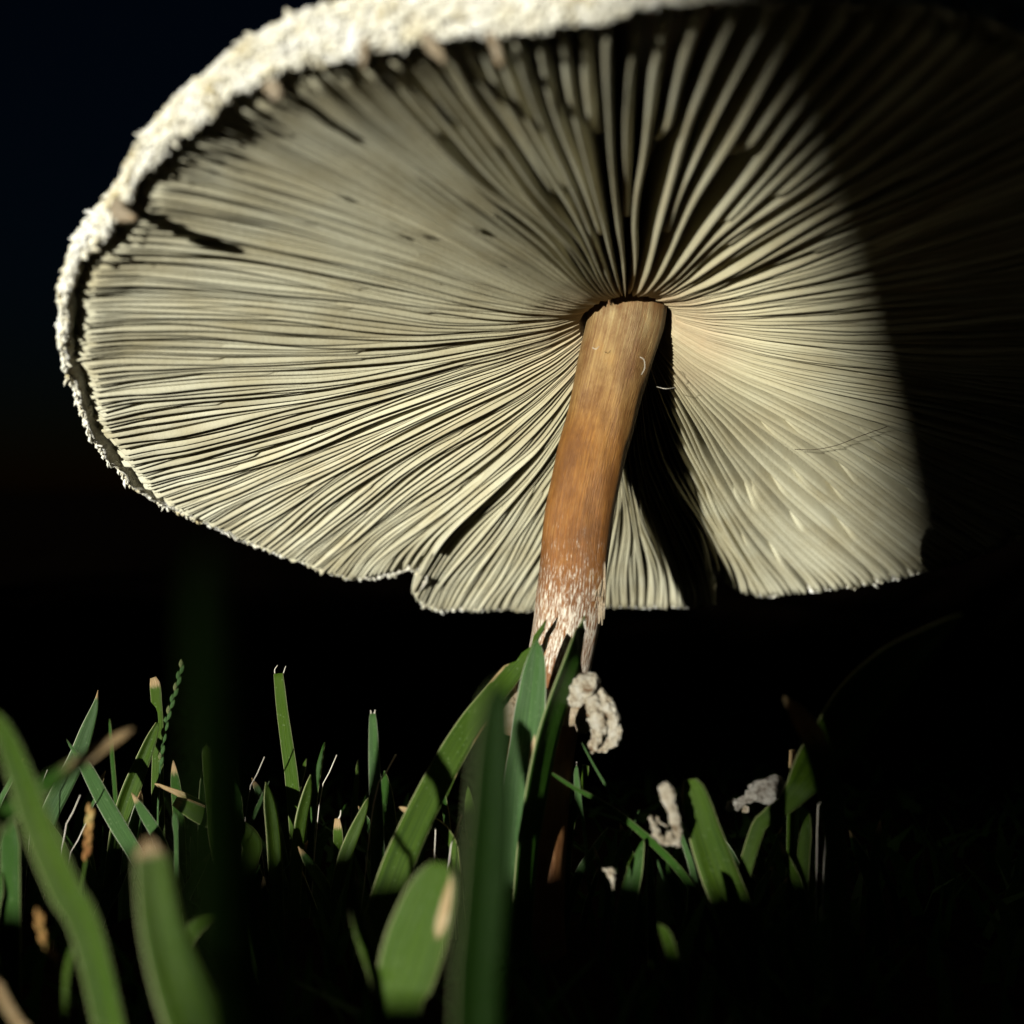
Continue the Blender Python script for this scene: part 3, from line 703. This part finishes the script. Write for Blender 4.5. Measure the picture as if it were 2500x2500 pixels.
# -- small fry between the tall blades
rb = random.Random(23)
for q in range(84):
    left = q < 56
    a = rb.uniform(0, 1180) if left else rb.uniform(1420, 2150)
    b = rb.uniform(1840, 2120) if left else rb.uniform(1960, 2160)
    d = rb.uniform(12.2, 14.5) if left else rb.uniform(11.4, 12.6)
    lx = rb.uniform(-110, 110); w = rb.uniform(12, 34)
    mt, dr_ = rb.choice((M_B1, M_B2, M_B3)), rb.random() < .4
    col = {M_B1: 'yellow-green', M_B2: 'bluish green', M_B3: 'deep green'}[mt]
    lean = 'upright' if abs(lx) < 40 else 'slanting'
    blade('small %s %s grass blade %s on the %s side of the stem' % (lean, col, 'with dry tip' if dr_ else 'with green tip', 'sunlit' if left else 'shaded'),
          [(a, b, d, 4), (a + lx * .3, b + 50, d, w * .8), (a + lx * .7, b + 120, d, w), (a + lx, b + 230, d, w)],
          mt, yaw=rb.uniform(-50, 50), fold=rb.uniform(.1, .5), n=22, dry=(('tip', rb.uniform(.04, .15)),) if dr_ else ())
for q in range(11):
    a, b, d = rb.uniform(30, 1150), rb.uniform(1840, 2010), rb.uniform(11.5, 13.5)
    lx = rb.uniform(-90, 90)
    o = hair(None, [(a, b, d), (a + lx * .25, b + 40, d), (a + lx * .6, b + 110, d), (a + lx, b + 420, d)], rb.uniform(.004, .008), M_HAIR, 'straw')
    tag(o, 'hair-thin dry straw standing between blades on the sunlit side of the stem', 'straw', 'thin straws on the sunlit side of the stem')

# -- seed stalks
def seed_spike(label, pts, r, nb, mats, gap):
    t = spline([at(*p) for p in pts], 60)
    org = t[-1].copy(); org[2] = 0
    root = empty('seed_spike', org); tag(root, label, 'seed head', 'seed stalks in the lawn')
    path = np.vstack([t, [org - np.array([0, 0, .1])]])
    path = spline(path[::6].tolist() + [path[-1]], 40)
    V, Fc, uv = tube(path, np.full(40, r * .38), 7)
    mesh_obj('stalk', V, Fc, mats[0], root, attrs={'dry': np.zeros(len(V))}, uv=uv * [1, 6])
    for k in range(nb):
        i = int(2 + k * gap); 
        if i > 54: break
        p = t[i]; ax = unit(t[i - 2] - t[i + 2]); sd = np.array([1., 0, 0]) * (1 if k % 2 else -1)
        q0 = p + sd * r * .25; q1 = p + ax * r * 3.2 + sd * r * .75
        P = np.linspace(q0, q1, 8)
        V, Fc, uv = tube(P, r * (.75 * np.sin(np.linspace(.35, 3.0, 8)) + .05), 8)
        mesh_obj('seed', V, Fc, mats[1], root, attrs={'dry': np.full(len(V), .1 if k % 4 else .42)}, uv=uv)
    return root
seed_spike('thin pale green seed spike standing beside the notched blade', [(446, 1616, 13.1), (428, 1688, 13.1), (408, 1757, 13.1), (396, 1825, 13.1), (388, 1920, 13.1), (385, 2040, 13.1)], .030, 18, (M_B2, M_B2), 2.0)
M_TAN = mat_simple('seed_tan', [(.35, (.18, .08, .025)), (.55, (.30, .17, .055)), (.75, (.38, .32, .13))], 500)
seed_spike('yellow and rusty seed head blurred behind the big brown-tipped blade', [(222, 1980, 10.4), (217, 2030, 10.4), (212, 2090, 10.4), (202, 2150, 10.4), (195, 2260, 10.4)], .032, 9, (M_B1, M_TAN), 3.0)
seed_spike('rusty sheathed stalk blurred in the low corner of the lawn', [(98, 2236, 8.6), (104, 2280, 8.6), (132, 2345, 8.6), (158, 2395, 8.6), (200, 2500, 8.6)], .026, 8, (M_B1, M_TAN), 3.4)

# ------------------------------------------------------------------ dry litter
def litter(name, label, cat, org):
    return tag(empty(name, org), label, cat, 'dry bits caught in the grass')
o = litter('dry_stalk', 'curled pale dry stalk with a ragged brown foot leaning on the broad lit blade', 'dry stalk', at(1646, 2060, 10.75))
lump('stalk', [(1614, 1940, 10.75, 10), (1624, 1928, 10.75, 18), (1636, 1960, 10.75, 16), (1648, 2005, 10.75, 15), (1652, 2040, 10.75, 14), (1644, 2062, 10.75, 10)], M_DRY, o, amp=.012, freq=14, n=50)
lump('ragged_foot', [(1588, 1992, 10.75, 5), (1594, 2016, 10.75, 10), (1606, 2040, 10.75, 13), (1622, 2058, 10.75, 6)], M_DRY, o, amp=.022, freq=14)
lump('ragged_foot', [(1602, 1994, 10.75, 5), (1612, 2008, 10.75, 4), (1630, 2018, 10.75, 5)], M_DRY, o, amp=.012, freq=14)
lump('ragged_foot', [(1624, 2050, 10.75, 7), (1640, 2046, 10.75, 12), (1652, 2056, 10.75, 8), (1656, 2066, 10.75, 4)], M_DRY, o, amp=.025, freq=16)
lump('ragged_foot', [(1614, 2054, 10.75, 4), (1628, 2062, 10.75, 5), (1641, 2052, 10.75, 4)], M_DRY, o, amp=.01, freq=16)
o = litter('dry_husk', 'grey wrinkled dry husk with a narrow neck caught on the bent leaf', 'dry husk', at(1860, 1960, 11.6))
lump('husk_body', [(1772, 1976, 11.6, 9), (1795, 1966, 11.6, 12), (1822, 1952, 11.6, 14), (1848, 1936, 11.6, 26), (1880, 1928, 11.6, 34), (1905, 1922, 11.6, 30), (1922, 1918, 11.6, 14)], M_GREY, o, amp=.020, freq=12, n=70, sides=28)
lump('husk_spur', [(1900, 1944, 11.6, 10), (1918, 1930, 11.6, 9), (1930, 1916, 11.6, 6), (1934, 1908, 11.6, 4)], M_GREY, o, amp=.012, freq=14)
lump('husk_flake', [(1812, 1982, 11.6, 3), (1820, 1976, 11.6, 8), (1826, 1968, 11.6, 5)], M_DRY, o, amp=.008)
o = litter('dry_flake', 'small dim brown dead leaf flake low in the grass below the curled ring flap', 'dead leaf', at(1490, 2150, 11.0))
lump('flake', [(1470, 2120, 11.0, 6), (1490, 2128, 11.0, 14), (1495, 2150, 11.0, 9), (1498, 2172, 11.0, 4)], M_DRY, o, amp=.02)

# ------------------------------------------------------------------ low turf, and the unseen shade casters added toward the sun
def sunward(back, right, z=0):
    L = np.array([math.sin(SUN_AZ), math.cos(SUN_AZ), 0]); Rr = np.array([math.cos(SUN_AZ), -math.sin(SUN_AZ), 0])
    return np.array([.15, 8.2, 0]) - L * back + Rr * right + np.array([0, 0, z])
rs2 = np.random.RandomState(12)
TV, TF, TU = [], [], []
for i in range(10400):
    if i < 6500: x, y = rs2.uniform(-16, 18), rs2.uniform(-4, 28)
    else: x, y = rs2.uniform(-24, 26), rs2.uniform(-11, 27)
    tall = i >= 9000  # tall band out of view, added to break up the low shade
    if tall:
        q_ = sunward(rs2.uniform(13, 21), rs2.uniform(-46, 6)); x, y = q_[0], q_[1]
        if y > -1.5 or math.hypot(x, y) < 3: continue
    elif np.dot(np.array([x, y]) - sunward(17.5, 0)[:2], [math.sin(SUN_AZ), math.cos(SUN_AZ)]) < 0: continue
    if math.hypot(x - base[0], y - base[1]) < .8 or math.hypot(x, y) < 2.0: continue
    hgt = rs2.uniform(.9, 1.9) * rs2.uniform(.7, 1) if tall else rs2.uniform(.35, 1.05) * (1 if y < 15 else .26); w = rs2.uniform(.08, .2); az = rs2.uniform(0, 6.28); ln = rs2.normal(0, .35, 2)
    d = np.array([math.cos(az), math.sin(az), 0]) * w * .5
    b = len(TV); p = np.array([x, y, -.12])
    for t in (0, .5, 1):
        c = p + np.array([ln[0] * t * t, ln[1] * t * t, (hgt + .12) * t * (1 - .15 * t)])
        k = (1, .8, .08)[int(t * 2)]
        TV += [c + d * k, c - d * k]; TU += [(0.1, t * hgt), (.9, t * hgt)]
    TF += [(b, b + 1, b + 3, b + 2), (b + 2, b + 3, b + 5, b + 4)]
o = mesh_obj('turf', TV, TF, M_B3, None, attrs={'dry': np.zeros(len(TV))}, uv=TU)
tag(o, 'short dark turf covering the soil between the taller blades, plus an unseen added shade strip', 'turf', kind='stuff')

bp = spline([sunward(24, 14, 0.43), sunward(22, 4, 0.56), sunward(23, -8, 0.52), sunward(21, -20, 0.60), sunward(23, -34, 0.53), sunward(26, -46, .9)], 60)  # unseen branch, added to keep sun off the low grass
nb_ = vnoise(41)
br = empty('added_shade_branch', bp[30] * [1, 1, 0]); tag(br, 'unseen bare branch added on the sunny side to shade the low grass', 'branch')
V, Fc, uv = tube(bp, np.linspace(1.05, .95, 60), 16, lambda p: .10 * nb_(p, 1.3) + .05 * nb_(p, 5))
wood = mesh_obj('wood', V, Fc, M_BARK, br)
for k, dx in ((18, 3), (40, -4)):
    V, Fc, uv = tube(spline([bp[k], bp[k] + [dx, -2, .6], bp[k] + [dx * 2, -4.5, .3]], 14), np.linspace(.3, .08, 14), 8)
    mesh_obj('twig', V, Fc, M_BARK, wood)

tc = sunward(130, 22.05)  # stands behind the lens, added for the shade edge across the cap
added_tree = empty('added_tree', tc); tag(added_tree, 'unseen rough-barked shade caster added to darken half of the mushroom', 'added_tree')
zz = np.linspace(-3, 420, 60)
tp = np.stack([tc[0] + 6 * np.sin(zz / 180), tc[1] + 4 * np.sin(zz / 140), zz], 1)
nt_ = vnoise(51)
V, Fc, uv = tube(tp, 22 * (1 - .0013 * zz) + 7 * np.exp(-np.maximum(zz, 0) / 5) * 0, 48, lambda p: 1.0 * nt_(p * [1, 1, .2], .25) + .5 * nt_(p * [1, 1, .25], .9))
shade_trunk = mesh_obj('shade_trunk', V, Fc, M_BARK, added_tree)
rs3 = np.random.RandomState(9)
CV, CF = [], []
for k in range(9):
    a = k * 2.4; z0 = 230 + k * 20
    p0 = np.array([tc[0] + 6, tc[1], z0]); p1 = p0 + np.array([math.cos(a) * 110, math.sin(a) * 110, 70 + 12 * k])
    P = spline([p0, (p0 + p1) / 2 + [0, 0, 20], p1], 14)
    V, Fc, uv = tube(P, np.linspace(7, 1.5, 14), 10)
    mesh_obj('limb', V, Fc, M_BARK, shade_trunk)
    for q in range(260):
        c = P[rs3.randint(5, 14)] + rs3.normal(0, 32, 3); u = unit(rs3.normal(size=3)) * 5; w = unit(np.cross(u, rs3.normal(size=3))) * 3
        b = len(CV); CV += [c - u, c + w, c + u, c - w]; CF += [(b, b + 1, b + 2, b + 3)]
mesh_obj('crown', CV, CF, M_LEAF, added_tree)
for o in bpy.data.objects:
    if '_org' in o: del o['_org']
